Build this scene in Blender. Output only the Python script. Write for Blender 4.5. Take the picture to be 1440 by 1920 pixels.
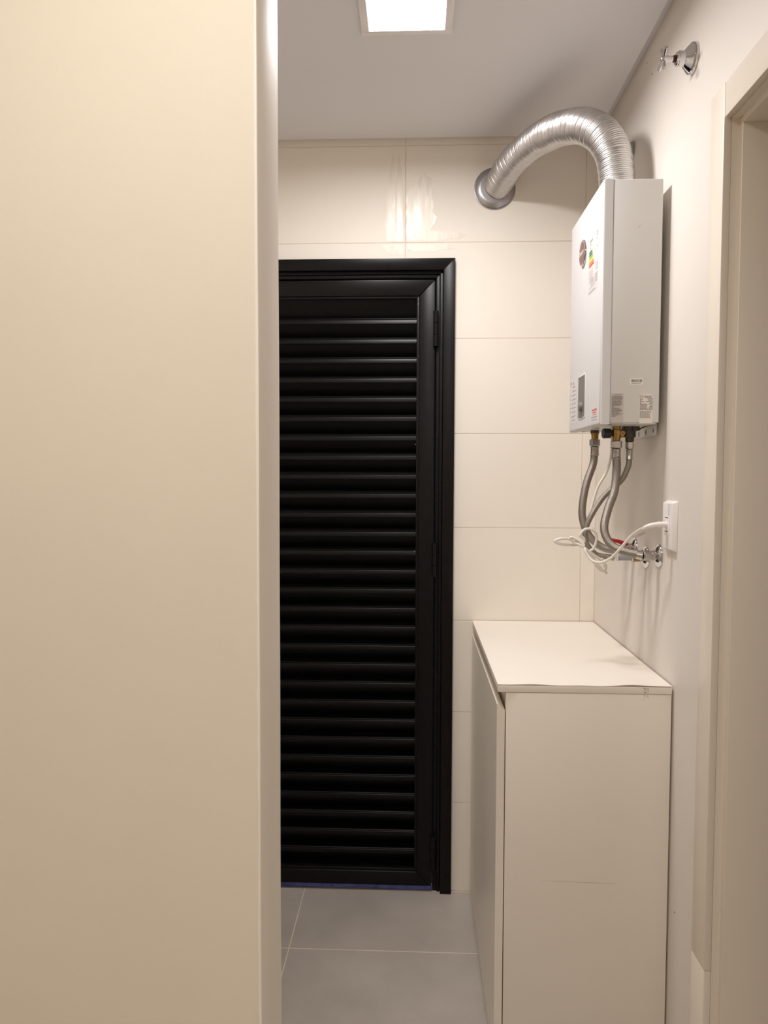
import bpy, bmesh, math, random
from mathutils import Vector, Matrix

for o in list(bpy.data.objects):
    bpy.data.objects.remove(o, do_unlink=True)
SC = bpy.context.scene
COL = SC.collection
random.seed(7)

# ------------------------------------------------------------------ camera
CAM_H = 1.4519
F_PX, YAW, PITCH, ROLL = 1396.43, 0.04191, 0.04817, 0.00273
cam_data = bpy.data.cameras.new('camera')
cam_data.sensor_fit = 'VERTICAL'
cam_data.sensor_height = 36.0
cam_data.lens = F_PX / 1920.0 * 36.0
cam_data.clip_start = 0.02
cam = bpy.data.objects.new('camera', cam_data)
COL.objects.link(cam)
sa, ca, sb, cb = math.sin(YAW), math.cos(YAW), math.sin(PITCH), math.cos(PITCH)
right = Vector((ca, sa, 0))
fwd = Vector((-sa * cb, ca * cb, -sb))
up = right.cross(fwd)
r2 = right * math.cos(ROLL) + up * math.sin(ROLL)
u2 = up * math.cos(ROLL) - right * math.sin(ROLL)
m = Matrix((r2, u2, -fwd)).transposed().to_4x4()
m.translation = Vector((0, 0, CAM_H))
cam.matrix_world = m
SC.camera = cam

# ------------------------------------------------------------------ world (night outside)
w = bpy.data.worlds.new('night')
SC.world = w
w.use_nodes = True
w.node_tree.nodes['Background'].inputs[0].default_value = (0.010, 0.013, 0.022, 1)
w.node_tree.nodes['Background'].inputs[1].default_value = 0.25

# LED panels (built below), rear one an added fill; their power, beam and colour
LAUNDRY_WATTS = 13.2
KITCHEN_WATTS = 10.8
REAR_FILL_WATTS = 10.5
BEAM = math.radians(170)
LAUNDRY_COLOR = (1.0, 0.968, 0.955)
KITCHEN_COLOR = (1.0, 0.955, 0.895)
# pale rooms: let the light bounce often enough
SC.cycles.max_bounces = 14
SC.cycles.diffuse_bounces = 10
SC.cycles.glossy_bounces = 6

SC.view_settings.view_transform = 'Standard'
SC.view_settings.look = 'None'
SC.view_settings.exposure = 0.0
SC.view_settings.gamma = 1.0
SC.view_settings.use_curve_mapping = False

# ------------------------------------------------------------------ main dimensions (metres)
D = 2.5495       # face of the tiled back wall
XR = 0.611       # face of the right wall
XL = -0.76       # left wall of the laundry
CEIL = 2.5723
PX = -0.2105     # end of the partition wall
PY0, PY1 = 1.0, 1.15
KX0, KY0 = -1.9, -2.0   # kitchen side, behind the camera

# ------------------------------------------------------------------ materials
MATS = {}


def mat(name, color, rough=0.5, metal=0.0, var=0.0, var_scale=4.0, bump=0.0, bump_scale=60.0,
        stretch=None, emit=None, strength=0.0, coat=0.0, spec=0.5, rvar=0.0, dist=0.002):
    if name in MATS:
        return MATS[name]
    M = bpy.data.materials.new(name)
    M.use_nodes = True
    nt = M.node_tree
    b = nt.nodes['Principled BSDF']
    b.inputs['Base Color'].default_value = (*color, 1)
    b.inputs['Roughness'].default_value = rough
    b.inputs['Metallic'].default_value = metal
    b.inputs['Coat Weight'].default_value = coat
    b.inputs['Specular IOR Level'].default_value = spec
    if emit:
        b.inputs['Emission Color'].default_value = (*emit, 1)
        b.inputs['Emission Strength'].default_value = strength
    if var > 0 or bump > 0 or rvar > 0:
        tc = nt.nodes.new('ShaderNodeTexCoord')
        mp = nt.nodes.new('ShaderNodeMapping')
        geo = nt.nodes.new('ShaderNodeNewGeometry')
        nt.links.new(geo.outputs['Position'], mp.inputs['Vector'])
        if stretch:
            mp.inputs['Scale'].default_value = stretch
    if var > 0 or rvar > 0:
        n = nt.nodes.new('ShaderNodeTexNoise')
        n.inputs['Scale'].default_value = var_scale
        n.inputs['Detail'].default_value = 6
        n.inputs['Roughness'].default_value = 0.6
        nt.links.new(mp.outputs[0], n.inputs['Vector'])
        if var > 0:
            cr = nt.nodes.new('ShaderNodeValToRGB')
            cr.color_ramp.elements[0].position = 0.3
            cr.color_ramp.elements[1].position = 0.7
            cr.color_ramp.elements[0].color = (*[c * (1 - var) for c in color], 1)
            cr.color_ramp.elements[1].color = (*[min(1, c * (1 + var)) for c in color], 1)
            nt.links.new(n.outputs['Fac'], cr.inputs[0])
            nt.links.new(cr.outputs[0], b.inputs['Base Color'])
        if rvar > 0:
            mr = nt.nodes.new('ShaderNodeMapRange')
            mr.inputs['From Min'].default_value = 0.3
            mr.inputs['From Max'].default_value = 0.7
            mr.inputs['To Min'].default_value = max(0.02, rough - rvar)
            mr.inputs['To Max'].default_value = rough + rvar
            nt.links.new(n.outputs['Fac'], mr.inputs[0])
            nt.links.new(mr.outputs[0], b.inputs['Roughness'])
    if bump > 0:
        n2 = nt.nodes.new('ShaderNodeTexNoise')
        n2.inputs['Scale'].default_value = bump_scale
        n2.inputs['Detail'].default_value = 4
        nt.links.new(mp.outputs[0], n2.inputs['Vector'])
        bp = nt.nodes.new('ShaderNodeBump')
        bp.inputs['Strength'].default_value = bump
        bp.inputs['Distance'].default_value = dist
        nt.links.new(n2.outputs['Fac'], bp.inputs['Height'])
        nt.links.new(bp.outputs[0], b.inputs['Normal'])
    MATS[name] = M
    return M


M_TILE = mat('white wall tile', (0.83, 0.775, 0.695), 0.62, var=0.012, var_scale=3, bump=0.04, bump_scale=9)
M_GROUT = mat('wall grout', (0.64, 0.57, 0.49), 0.9)
M_FLOOR = mat('grey floor tile', (0.455, 0.412, 0.372), 0.42, var=0.13, var_scale=3.2, bump=0.05, bump_scale=120)
M_FGROUT = mat('floor grout', (0.74, 0.64, 0.50), 0.9)
M_CEIL = mat('ceiling paint', (0.76, 0.75, 0.765), 0.55, bump=0.02, bump_scale=30)
M_PAINTR = mat('right wall paint', (0.745, 0.695, 0.645), 0.55, var=0.015, var_scale=2, bump=0.05, bump_scale=45)
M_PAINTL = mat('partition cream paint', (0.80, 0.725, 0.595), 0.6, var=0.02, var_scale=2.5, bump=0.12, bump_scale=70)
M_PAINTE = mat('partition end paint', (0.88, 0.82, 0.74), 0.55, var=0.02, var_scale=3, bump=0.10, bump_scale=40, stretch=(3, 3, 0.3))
M_WOODW = mat('cream lacquered wood', (0.80, 0.725, 0.63), 0.35, bump=0.03, bump_scale=60, stretch=(1, 1, 0.1))
M_CAB = mat('white laminate', (0.86, 0.80, 0.72), 0.36, var=0.02, var_scale=2, bump=0.02, bump_scale=200)
M_CABTOP = mat('white laminate top', (0.88, 0.825, 0.75), 0.35, var=0.015, var_scale=4)
M_STAIN = mat('brown scuff', (0.36, 0.27, 0.18), 0.8, var=0.3, var_scale=300)
M_SCUFF = mat('faint scuff', (0.50, 0.42, 0.35), 0.7, var=0.1, var_scale=200)
M_BLACK = mat('satin black aluminium', (0.0050, 0.0047, 0.0047), 0.34, var=0.25, var_scale=35, spec=0.18)
M_BLACKS = mat('satin black slat', (0.0026, 0.0025, 0.0025), 0.35, spec=0.19)
M_FILM = mat('blue protective film', (0.06, 0.07, 0.24), 0.35, var=0.5, var_scale=40)
M_HEAT = mat('heater white enamel', (0.675, 0.668, 0.672), 0.45, spec=0.35)
M_HEATB = mat('heater body enamel', (0.66, 0.655, 0.635), 0.38)
M_HGREY = mat('grey display', (0.19, 0.175, 0.165), 0.55, spec=0.3)
M_DARK = mat('dark gap', (0.02, 0.018, 0.016), 0.7)
M_CHROME = mat('chrome', (0.62, 0.61, 0.615), 0.11, 1.0)
M_NICKEL = mat('satin nickel', (0.52, 0.49, 0.465), 0.26, 1.0, var=0.1, var_scale=60)
M_STEELF = mat('grey steel flange', (0.42, 0.41, 0.415), 0.30, 1.0)
M_BRASS = mat('brass', (0.40, 0.25, 0.085), 0.38, 1.0, var=0.25, var_scale=80)
M_GUN = mat('dark fitting', (0.10, 0.092, 0.085), 0.45, 0.6)
M_BLKPL = mat('black plastic', (0.008, 0.008, 0.009), 0.45)
M_WHTPL = mat('white plastic', (0.83, 0.79, 0.78), 0.30)
M_CORD = mat('white cord', (0.78, 0.74, 0.67), 0.45)
M_RED = mat('red lever', (0.42, 0.010, 0.014), 0.4)
M_GREYV = mat('grey valve body', (0.36, 0.36, 0.36), 0.4)
M_PAPER = mat('white sticker', (0.86, 0.81, 0.77), 0.6)
M_PAPERG = mat('grey sticker', (0.53, 0.48, 0.44), 0.5)
M_INK = mat('print ink', (0.10, 0.085, 0.08), 0.6)
M_INKL = mat('light print ink', (0.35, 0.30, 0.29), 0.6)
M_INKR = mat('red print ink', (0.60, 0.14, 0.12), 0.6)
M_GRN = mat('label green', (0.03, 0.17, 0.06), 0.6)
M_LGR = mat('label light green', (0.26, 0.45, 0.06), 0.6)
M_YEL = mat('label yellow', (0.80, 0.66, 0.03), 0.6)
M_ORA = mat('label orange', (0.75, 0.22, 0.03), 0.6)
M_LRED = mat('label red', (0.65, 0.05, 0.03), 0.6)
M_MAROON = mat('maroon enamel', (0.16, 0.035, 0.035), 0.25)
M_SMEAR = mat('glossy glue residue', (0.755, 0.695, 0.605), 0.34, var=0.10, var_scale=14, bump=0.35, bump_scale=22,
              stretch=(3.0, 1, 0.5), rvar=0.12)
M_ALU = mat('aluminium duct foil', (0.63, 0.612, 0.605), 0.36, 1.0, var=0.06, var_scale=25, rvar=0.07)
M_GALV = mat('white bracket steel', (0.80, 0.79, 0.77), 0.4)
M_KITW = mat('kitchen wall paint', (0.74, 0.69, 0.61), 0.6)


def braid_mat():
    M = bpy.data.materials.new('braided steel')
    M.use_nodes = True
    nt = M.node_tree
    b = nt.nodes['Principled BSDF']
    b.inputs['Metallic'].default_value = 0.9
    b.inputs['Roughness'].default_value = 0.38
    uv = nt.nodes.new('ShaderNodeUVMap')
    sep = nt.nodes.new('ShaderNodeSeparateXYZ')
    nt.links.new(uv.outputs[0], sep.inputs[0])

    def wave(sign):
        a = nt.nodes.new('ShaderNodeMath'); a.operation = 'MULTIPLY'; a.inputs[1].default_value = 14 * sign
        nt.links.new(sep.outputs[0], a.inputs[0])
        v = nt.nodes.new('ShaderNodeMath'); v.operation = 'MULTIPLY'; v.inputs[1].default_value = 400
        nt.links.new(sep.outputs[1], v.inputs[0])
        s = nt.nodes.new('ShaderNodeMath'); s.operation = 'ADD'
        nt.links.new(a.outputs[0], s.inputs[0]); nt.links.new(v.outputs[0], s.inputs[1])
        p = nt.nodes.new('ShaderNodeMath'); p.operation = 'MULTIPLY'; p.inputs[1].default_value = 2 * math.pi
        nt.links.new(s.outputs[0], p.inputs[0])
        q = nt.nodes.new('ShaderNodeMath'); q.operation = 'SINE'
        nt.links.new(p.outputs[0], q.inputs[0])
        return q
    a, c = wave(1), wave(-1)
    mx = nt.nodes.new('ShaderNodeMath'); mx.operation = 'MAXIMUM'
    nt.links.new(a.outputs[0], mx.inputs[0]); nt.links.new(c.outputs[0], mx.inputs[1])
    cr = nt.nodes.new('ShaderNodeValToRGB')
    cr.color_ramp.elements[0].position = 0.0
    cr.color_ramp.elements[0].color = (0.17, 0.148, 0.125, 1)
    cr.color_ramp.elements[1].position = 0.9
    cr.color_ramp.elements[1].color = (0.47, 0.425, 0.38, 1)
    nt.links.new(mx.outputs[0], cr.inputs[0])
    nt.links.new(cr.outputs[0], b.inputs['Base Color'])
    bp = nt.nodes.new('ShaderNodeBump'); bp.inputs['Strength'].default_value = 0.5; bp.inputs['Distance'].default_value = 0.0006
    nt.links.new(mx.outputs[0], bp.inputs['Height']); nt.links.new(bp.outputs[0], b.inputs['Normal'])
    return M


M_BRAID = braid_mat()


# ------------------------------------------------------------------ mesh helpers
class MB:
    def __init__(self):
        self.v, self.f, self.uv = [], [], {}

    def add(self, vs, fs):
        n = len(self.v)
        self.v += [tuple(p) for p in vs]
        self.f += [tuple(i + n for i in f) for f in fs]
        return self

    def box(self, x0, x1, y0, y1, z0, z1):
        vs = [(x, y, z) for z in (z0, z1) for y in (y0, y1) for x in (x0, x1)]
        return self.add(vs, [(0, 2, 3, 1), (4, 5, 7, 6), (0, 1, 5, 4), (2, 6, 7, 3), (0, 4, 6, 2), (1, 3, 7, 5)])

    def hexa(self, a, b):
        """two quads a (4 pts) and b (4 pts) joined to a solid"""
        return self.add(list(a) + list(b), [(0, 1, 2, 3), (7, 6, 5, 4), (0, 4, 5, 1), (1, 5, 6, 2), (2, 6, 7, 3), (3, 7, 4, 0)])

    def prism(self, poly, axis, a, b):
        """poly of 2-D points; axis 0: (y,z), 1: (x,z), 2: (x,y)"""
        def P(p, t):
            return [(t, p[0], p[1]), (p[0], t, p[1]), (p[0], p[1], t)][axis]
        n = len(poly)
        vs = [P(p, a) for p in poly] + [P(p, b) for p in poly]
        fs = [tuple(range(n))[::-1], tuple(range(n, 2 * n))]
        fs += [(i, (i + 1) % n, n + (i + 1) % n, n + i) for i in range(n)]
        return self.add(vs, fs)

    def lathe(self, prof, org, axis, seg=32, ref=None):
        ax = Vector(axis).normalized()
        t = Vector(ref) if ref else (Vector((0, 0, 1)) if abs(ax.z) < 0.9 else Vector((1, 0, 0)))
        e1 = (t - ax * t.dot(ax)).normalized()
        e2 = ax.cross(e1)
        o = Vector(org)
        vs, fs = [], []
        for r, h in prof:
            for k in range(seg):
                a = 2 * math.pi * k / seg
                vs.append(o + ax * h + (e1 * math.cos(a) + e2 * math.sin(a)) * max(r, 1e-5))
        for i in range(len(prof) - 1):
            for k in range(seg):
                k2 = (k + 1) % seg
                fs.append((i * seg + k, i * seg + k2, (i + 1) * seg + k2, (i + 1) * seg + k))
        fs.append(tuple(range(seg))[::-1])
        n = (len(prof) - 1) * seg
        fs.append(tuple(range(n, n + seg)))
        return self.add(vs, fs)

    def tube(self, path, rad, seg=12, uv=False):
        pts = [Vector(p) for p in path]
        n = len(pts)
        tang = []
        for i in range(n):
            tang.append((pts[min(i + 1, n - 1)] - pts[max(i - 1, 0)]).normalized())
        t0 = tang[0]
        ref = Vector((0, 0, 1)) if abs(t0.z) < 0.9 else Vector((0, 1, 0))
        e1 = (ref - t0 * ref.dot(t0)).normalized()
        vs, fs = [], []
        base = len(self.v)
        L = 0
        Ls = []
        for i in range(n):
            if i:
                L += (pts[i] - pts[i - 1]).length
            Ls.append(L)
            e1 = (e1 - tang[i] * e1.dot(tang[i])).normalized()
            e2 = tang[i].cross(e1)
            r = rad(i, L) if callable(rad) else rad
            for k in range(seg):
                a = 2 * math.pi * k / seg
                rr = r(a) if callable(r) else r
                vs.append(pts[i] + (e1 * math.cos(a) + e2 * math.sin(a)) * rr)
        for i in range(n - 1):
            for k in range(seg):
                k2 = (k + 1) % seg
                if uv:
                    self.uv[len(self.f) + len(fs)] = [(k / seg, Ls[i]), ((k + 1) / seg, Ls[i]), ((k + 1) / seg, Ls[i + 1]), (k / seg, Ls[i + 1])]
                fs.append((i * seg + k, i * seg + k2, (i + 1) * seg + k2, (i + 1) * seg + k))
        fs.append(tuple(range(seg))[::-1])
        fs.append(tuple(range((n - 1) * seg, n * seg)))
        return self.add(vs, fs)

    def build(self, name, material, parent=None, base=(0, 0, 0), bevel=0.0, bseg=2, smooth=None, bsel=None):
        me = bpy.data.meshes.new(name)
        bx, by, bz = base
        me.from_pydata([(x - bx, y - by, z - bz) for x, y, z in self.v], [], self.f)
        if self.uv:
            ul = me.uv_layers.new(name='UVMap')
            for fi, p in enumerate(me.polygons):
                if fi in self.uv:
                    for li, c in zip(p.loop_indices, self.uv[fi]):
                        ul.data[li].uv = c
        bm = bmesh.new()
        bm.from_mesh(me)
        bmesh.ops.recalc_face_normals(bm, faces=bm.faces)
        if bevel > 0:
            es = [e for e in bm.edges if len(e.link_faces) == 2 and e.calc_face_angle(0) > 0.5 and (bsel is None or bsel(e))]
            bmesh.ops.bevel(bm, geom=es, offset=bevel, segments=bseg, profile=0.5, affect='EDGES', clamp_overlap=True)
        bm.to_mesh(me)
        bm.free()
        me.materials.append(material)
        if smooth is None:
            smooth = bevel > 0
        if smooth:
            me.polygons.foreach_set('use_smooth', [True] * len(me.polygons))
            me.set_sharp_from_angle(angle=math.radians(38))
        me.update()
        o = bpy.data.objects.new(name, me)
        COL.objects.link(o)
        if name in ('printed_lines', 'printed_line', 'barcode_bars', 'stain'):
            o['kind'] = 'stuff'
        if parent:
            o.parent = parent
        else:
            o.location = base
        return o


def tag(o, label=None, cat=None, group=None, kind=None):
    if label: o['label'] = label
    if cat: o['category'] = cat
    if group: o['group'] = group
    if kind: o['kind'] = kind
    return o


def thing(name, base, label=None, cat=None, group=None, kind=None):
    o = bpy.data.objects.new(name, None)
    o.empty_display_size = 0.05
    COL.objects.link(o)
    o.location = base
    return tag(o, label, cat, group, kind)


def B(x0, x1, y0, y1, z0, z1):
    return MB().box(x0, x1, y0, y1, z0, z1)


def spline(pts, per=8):
    P = [Vector(p) for p in pts]
    P = [P[0] * 2 - P[1]] + P + [P[-1] * 2 - P[-2]]
    out = []
    for i in range(1, len(P) - 2):
        a, b, c, d = P[i - 1], P[i], P[i + 1], P[i + 2]
        for k in range(per):
            t = k / per
            out.append(0.5 * ((2 * b) + (c - a) * t + (2 * a - 5 * b + 4 * c - d) * t * t + (3 * b - a - 3 * c + d) * t ** 3))
    out.append(P[-2])
    return out


def text_into(mb, body, size, org, ex, ey, align='CENTER', nudge=None):
    """flat lettering laid on a surface; ex, ey are the reading and up directions"""
    cu = bpy.data.curves.new('lettering', 'FONT')
    cu.body = body
    cu.size = size
    cu.align_x = align
    cu.align_y = 'CENTER'
    cu.resolution_u = 3
    o = bpy.data.objects.new('lettering', cu)
    COL.objects.link(o)
    dg = bpy.context.evaluated_depsgraph_get()
    dg.update()
    me = o.evaluated_get(dg).to_mesh()
    ex, ey, org = Vector(ex), Vector(ey), Vector(org)
    vs = [org + ex * v.co.x + ey * v.co.y for v in me.vertices]
    mb.add(vs, [tuple(p.vertices) for p in me.polygons])
    o.evaluated_get(dg).to_mesh_clear()
    bpy.data.objects.remove(o, do_unlink=True)
    bpy.data.curves.remove(cu)
    return mb


# ------------------------------------------------------------------ STRUCTURE
# floor: slab (grout) with separate large tiles
floor = B(KX0 - .15, XR + .15, KY0 - .15, D + .12, -0.08, -0.0003).build('floor', M_FGROUT)
tag(floor, 'large grey concrete look floor tiles with thin cream joints', kind='structure')
TX0, TY0, TS, G = -0.382, 2.211, 0.80, 0.0022
for i in range(-3, 3):
    for j in range(-7, 2):
        x0, x1 = TX0 + i * TS + G / 2, TX0 + (i + 1) * TS - G / 2
        y0, y1 = TY0 + j * TS + G / 2, TY0 + (j + 1) * TS - G / 2
        x0, x1 = max(x0, KX0), min(x1, XR)
        y0, y1 = max(y0, KY0), min(y1, D - 0.003)
        if x1 - x0 < .02 or y1 - y0 < .02:
            continue
        B(x0, x1, y0, y1, -0.012, 0.0).build('floor_tile', M_FLOOR, floor, bevel=0.0006, bseg=1)

# back wall with the door opening, clad in tiles
OX0, OX1, OZ = -0.675, 0.112, 2.165
wb = MB()
wb.box(XL - .15, OX0, D + .0008, D + .15, -.05, CEIL + .12)
wb.box(OX1, XR + .15, D + .0008, D + .15, -.05, CEIL + .12)
wb.box(OX0, OX1, D + .0008, D + .15, OZ, CEIL + .12)
wall_back = wb.build('wall_back', M_GROUT)
tag(wall_back, 'white tiled back wall around the black door', kind='structure')
Z0, VX, TH, TW, G = 2.2369, -0.0373, 0.32, 0.60, 0.0022
for r in range(-2, 7):
    zt, zb = Z0 - r * TH, Z0 - (r + 1) * TH
    zt, zb = min(zt - G / 2, CEIL + .06), max(zb + G / 2, 0.003)
    if zt - zb < .01:
        continue
    for c in range(-2, 2):
        x0, x1 = max(VX + c * TW + G / 2, XL + .001), min(VX + (c + 1) * TW - G / 2, XR - .001)
        if x1 - x0 < .01:
            continue
        rects = []
        if zb >= OZ - .001:
            rects = [(x0, x1, zb, zt)]
        else:
            zc = min(zt, OZ)
            if x0 < OX0: rects.append((x0, min(x1, OX0), zb, zc))
            if x1 > OX1: rects.append((max(x0, OX1), x1, zb, zc))
            if zt > OZ:
                # tile notched around the top of the door
                poly = None
                if x0 >= OX0 and x1 <= OX1:
                    rects.append((x0, x1, OZ, zt))
                else:
                    rects = []
                    if x0 < OX0:
                        poly = [(x0, zb), (OX0, zb), (OX0, OZ), (x1, OZ), (x1, zt), (x0, zt)] if x1 > OX0 else [(x0, zb), (x1, zb), (x1, zt), (x0, zt)]
                    elif x0 >= OX1:
                        poly = [(x0, zb), (x1, zb), (x1, zt), (x0, zt)]
                    else:
                        poly = [(x0, OZ), (OX1, OZ), (OX1, zb), (x1, zb), (x1, zt), (x0, zt)]
                    MB().prism(poly, 1, D, D + .008).build('wall_tile', M_TILE, wall_back, bevel=0.0006, bseg=1)
        for (a, b, z1, z2) in rects:
            if b - a > .004 and z2 - z1 > .004:
                B(a, b, D, D + .008, z1, z2).build('wall_tile', M_TILE, wall_back, bevel=0.0006, bseg=1)


def smear(pts, jitter, name='glue_smear'):
    out = []
    n = len(pts)
    for i in range(n):
        a, b = Vector(pts[i]), Vector(pts[(i + 1) % n])
        k = max(2, int((b - a).length / .012))
        for j in range(k):
            p = a.lerp(b, j / k)
            out.append((p.x + random.uniform(-jitter, jitter), p.y + random.uniform(-jitter, jitter)))
    o = MB().prism(out, 1, D - .0005, D + .0004).build(name, M_SMEAR, wall_back)
    o['label'] = 'glossy streak of dried glue on the tiles'
    return o


smear([(-.084, 2.505), (-.077, 2.535), (-.073, 2.48), (-.0715, 2.36), (-.070, 2.243), (-.098, 2.242), (-.108, 2.290), (-.100, 2.33), (-.101, 2.40), (-.092, 2.45)], .0016)
smear([(-.066, 2.470), (-.060, 2.528), (-.055, 2.50), (-.049, 2.44), (-.046, 2.30), (-.046, 2.241), (-.068, 2.241), (-.067, 2.36)], .0014)
smear([(-.034, 2.245), (-.034, 2.40), (-.010, 2.425), (.030, 2.47), (.058, 2.43), (.050, 2.39), (.062, 2.365), (.052, 2.335), (.068, 2.32), (.060, 2.30),
       (.048, 2.275), (.090, 2.270), (.120, 2.274), (.165, 2.262), (.145, 2.248), (.05, 2.242)], .003)
smear([(-.03, 2.232), (.10, 2.231), (.14, 2.218), (.05, 2.206), (-.01, 2.205), (-.03, 2.213)], .003)
smear([(-.13, 2.232), (-.05, 2.231), (-.045, 2.20), (-.085, 2.195), (-.11, 2.214)], .003)

# right wall with the doorway to the next room
RY0, RY1, RZ = 0.66, 1.530, 2.170
WT = 0.15
wr = MB()
wr.box(XR, XR + WT, KY0 - .15, RY0, -.05, CEIL + .12)
wr.box(XR, XR + WT, RY1, D + .0008, -.05, CEIL + .12)
wr.box(XR, XR + WT, RY0, RY1, RZ, CEIL + .12)
wall_right = wr.build('wall_right', M_PAINTR)
tag(wall_right, 'smooth painted right wall carrying the water heater', kind='structure')
for (y, z) in [(2.066, 2.553), (1.7226, 0.434), (2.02, 2.50)]:
    MB().lathe([(.0022, 0), (.0022, .0006)], (XR + .0002, y, z), (-1, 0, 0), 10).build('nail_hole', M_DARK, wall_right)

# doorway lining and architrave
JY = 1.508
trim = thing('trim_1', (XR, 1.1, 0), 'cream wooden architrave and lining of the doorway in the right wall', kind='structure')
tb = (XR, 1.1, 0)
CX = 0.596
B(CX, XR, JY, JY + .0695, 0.4385, 2.2165).build('upright_casing', M_WOODW, trim, tb, bevel=.002)
B(CX, XR, JY, JY + .0695, 0, 0.4380).build('upright_casing', M_WOODW, trim, tb, bevel=.002)
B(CX - .0005, XR, 0.612, JY - .003, 2.1475, 2.2145).build('head_casing', M_WOODW, trim, tb, bevel=.002)
B(CX, XR, 0.612, 0.682, 0, 2.1470).build('upright_casing', M_WOODW, trim, tb, bevel=.002)
B(XR, 0.627, JY, RY1, 0, 2.1475).build('jamb', M_WOODW, trim, tb)
B(0.627, XR + WT, JY - .013, RY1, 0, 2.1475).build('door_stop', M_WOODW, trim, tb, bevel=.0012)
B(XR, 0.627, .682, RY1, 2.1475, RZ).build('head_lining', M_WOODW, trim, tb)
B(0.627, XR + WT, .682, JY - .013, 2.1345, RZ).build('door_stop', M_WOODW, trim, tb, bevel=.0012)
B(XR, 0.627, RY0, .682, 0, 2.1475).build('jamb', M_WOODW, trim, tb)
B(0.627, XR + WT, RY0, .695, 0, 2.1345).build('door_stop', M_WOODW, trim, tb, bevel=.0012)

# room beyond that doorway, unlit
ar = MB()
ax0, ax1, ay0, ay1 = XR + WT, 1.95, 0.1, 2.1
ar.box(ax1, ax1 + .1, ay0 - .1, ay1 + .1, -.05, 2.65)
ar.box(ax0, ax1, ay0 - .1, ay0, -.05, 2.65)
ar.box(ax0, ax1, ay1, ay1 + .1, -.05, 2.65)
ar.box(ax0, ax1, ay0, ay1, CEIL, CEIL + .08)
ar.box(ax0, ax1, ay0, ay1, -.08, 0)
tag(ar.build('wall_next_room', M_PAINTR), 'unlit room behind the doorway in the right wall', kind='structure')

# laundry left wall, partition, kitchen shell
tag(B(XL - .15, XL, PY1, D + .0008, -.05, CEIL + .12).build('wall_left', M_PAINTR), 'left wall of the laundry hidden behind the partition', kind='structure')
# partition: front face cream, end face lighter, ragged paint line at the arris
pm = MB()
zs = [-.05 + i * (CEIL + .10) / 120 for i in range(121)]
pm.box(KX0, PX - .004, PY0, PY1, -.05, CEIL + .05)
wall_front = pm.build('wall_front', M_PAINTL)
tag(wall_front, 'cream plastered partition wall in the left foreground', kind='structure')
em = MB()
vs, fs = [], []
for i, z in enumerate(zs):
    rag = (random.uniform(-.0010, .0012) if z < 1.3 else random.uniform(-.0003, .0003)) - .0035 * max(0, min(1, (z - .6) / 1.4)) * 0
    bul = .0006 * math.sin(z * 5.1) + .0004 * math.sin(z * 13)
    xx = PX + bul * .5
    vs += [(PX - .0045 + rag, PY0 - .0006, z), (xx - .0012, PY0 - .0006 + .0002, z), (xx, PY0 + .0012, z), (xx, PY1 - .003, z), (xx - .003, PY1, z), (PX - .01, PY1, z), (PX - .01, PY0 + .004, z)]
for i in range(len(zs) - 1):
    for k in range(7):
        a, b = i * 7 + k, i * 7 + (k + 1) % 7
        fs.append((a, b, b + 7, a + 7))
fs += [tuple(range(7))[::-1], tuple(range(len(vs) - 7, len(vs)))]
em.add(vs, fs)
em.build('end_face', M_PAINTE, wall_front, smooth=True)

tag(B(KX0 - .15, KX0, KY0 - .15, PY1, -.05, CEIL + .12).build('wall_kitchen_left', M_KITW), 'kitchen side wall out of view', kind='structure')
tag(B(KX0, XR, KY0 - .15, KY0, -.05, CEIL + .12).build('wall_kitchen_back', M_KITW), 'kitchen wall behind the camera', kind='structure')

# ceiling with a recessed shadow gap along the back and right walls of the laundry
cl = MB()
GAP = 0.022
cl.box(XL + GAP, XR - GAP, PY1 - .05, D - GAP, CEIL, CEIL + .020)
cl.box(KX0, PX, KY0, PY1, CEIL, CEIL + .020)
cl.box(PX, XR - GAP, KY0, PY1 - .05, CEIL, CEIL + .020)
cl.box(KX0, XR, KY0, D, CEIL + .020, CEIL + .08)
tag(cl.build('ceiling', M_CEIL), 'white plasterboard ceiling with a shadow gap along the walls', kind='structure')


# ------------------------------------------------------------------ BLACK LOUVRED DOOR
door = thing('door_1', (-.27, D, 0), 'black aluminium louvred door in the tiled back wall', kind='structure')
db = (-.27, D, 0)
CO1, CI1, CZT, CZI = 0.1300, 0.0915, 2.1800, 2.1455   # casing right outer / inner, top outer / inner
CO0, CI0 = -0.693, -0.6545
YC = D - .020


def frame4(parent, x0, x1, z0, z1, wdt, ya, yb, names, material, bottom=False, bev=.0012, bw=None):
    """mitred frame: right, left, top and (optional) bottom members"""
    i0, i1, iz = x0 + wdt, x1 - wdt, z1 - wdt
    bz = z0 + (bw or wdt) if bottom else z0
    res = []

    def member(q, nm):
        a = [(p[0], ya, p[1]) for p in q]
        b = [(p[0], yb, p[1]) for p in q]
        res.append(MB().hexa(a, b).build(nm, material, parent, db, bevel=bev, bseg=2))
    member([(x1, z0), (x1, z1), (i1, iz), (i1, bz)], names[0])
    member([(x0, z0), (i0, bz), (i0, iz), (x0, z1)], names[0])
    member([(x0, z1), (i0, iz), (i1, iz), (x1, z1)], names[1])
    if bottom:
        member([(x0, z0), (x1, z0), (i1, bz), (i0, bz)], names[2])
    return res


frame = B(0.094, OX1, D + .0, D + .10, 0, OZ).build('door_frame', M_BLACK, door, db)
frame4(frame, CO0, CO1, 0, CZT, CO1 - CI1, YC, D + .004, ('casing_upright', 'casing_head'), M_BLACK)
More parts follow.
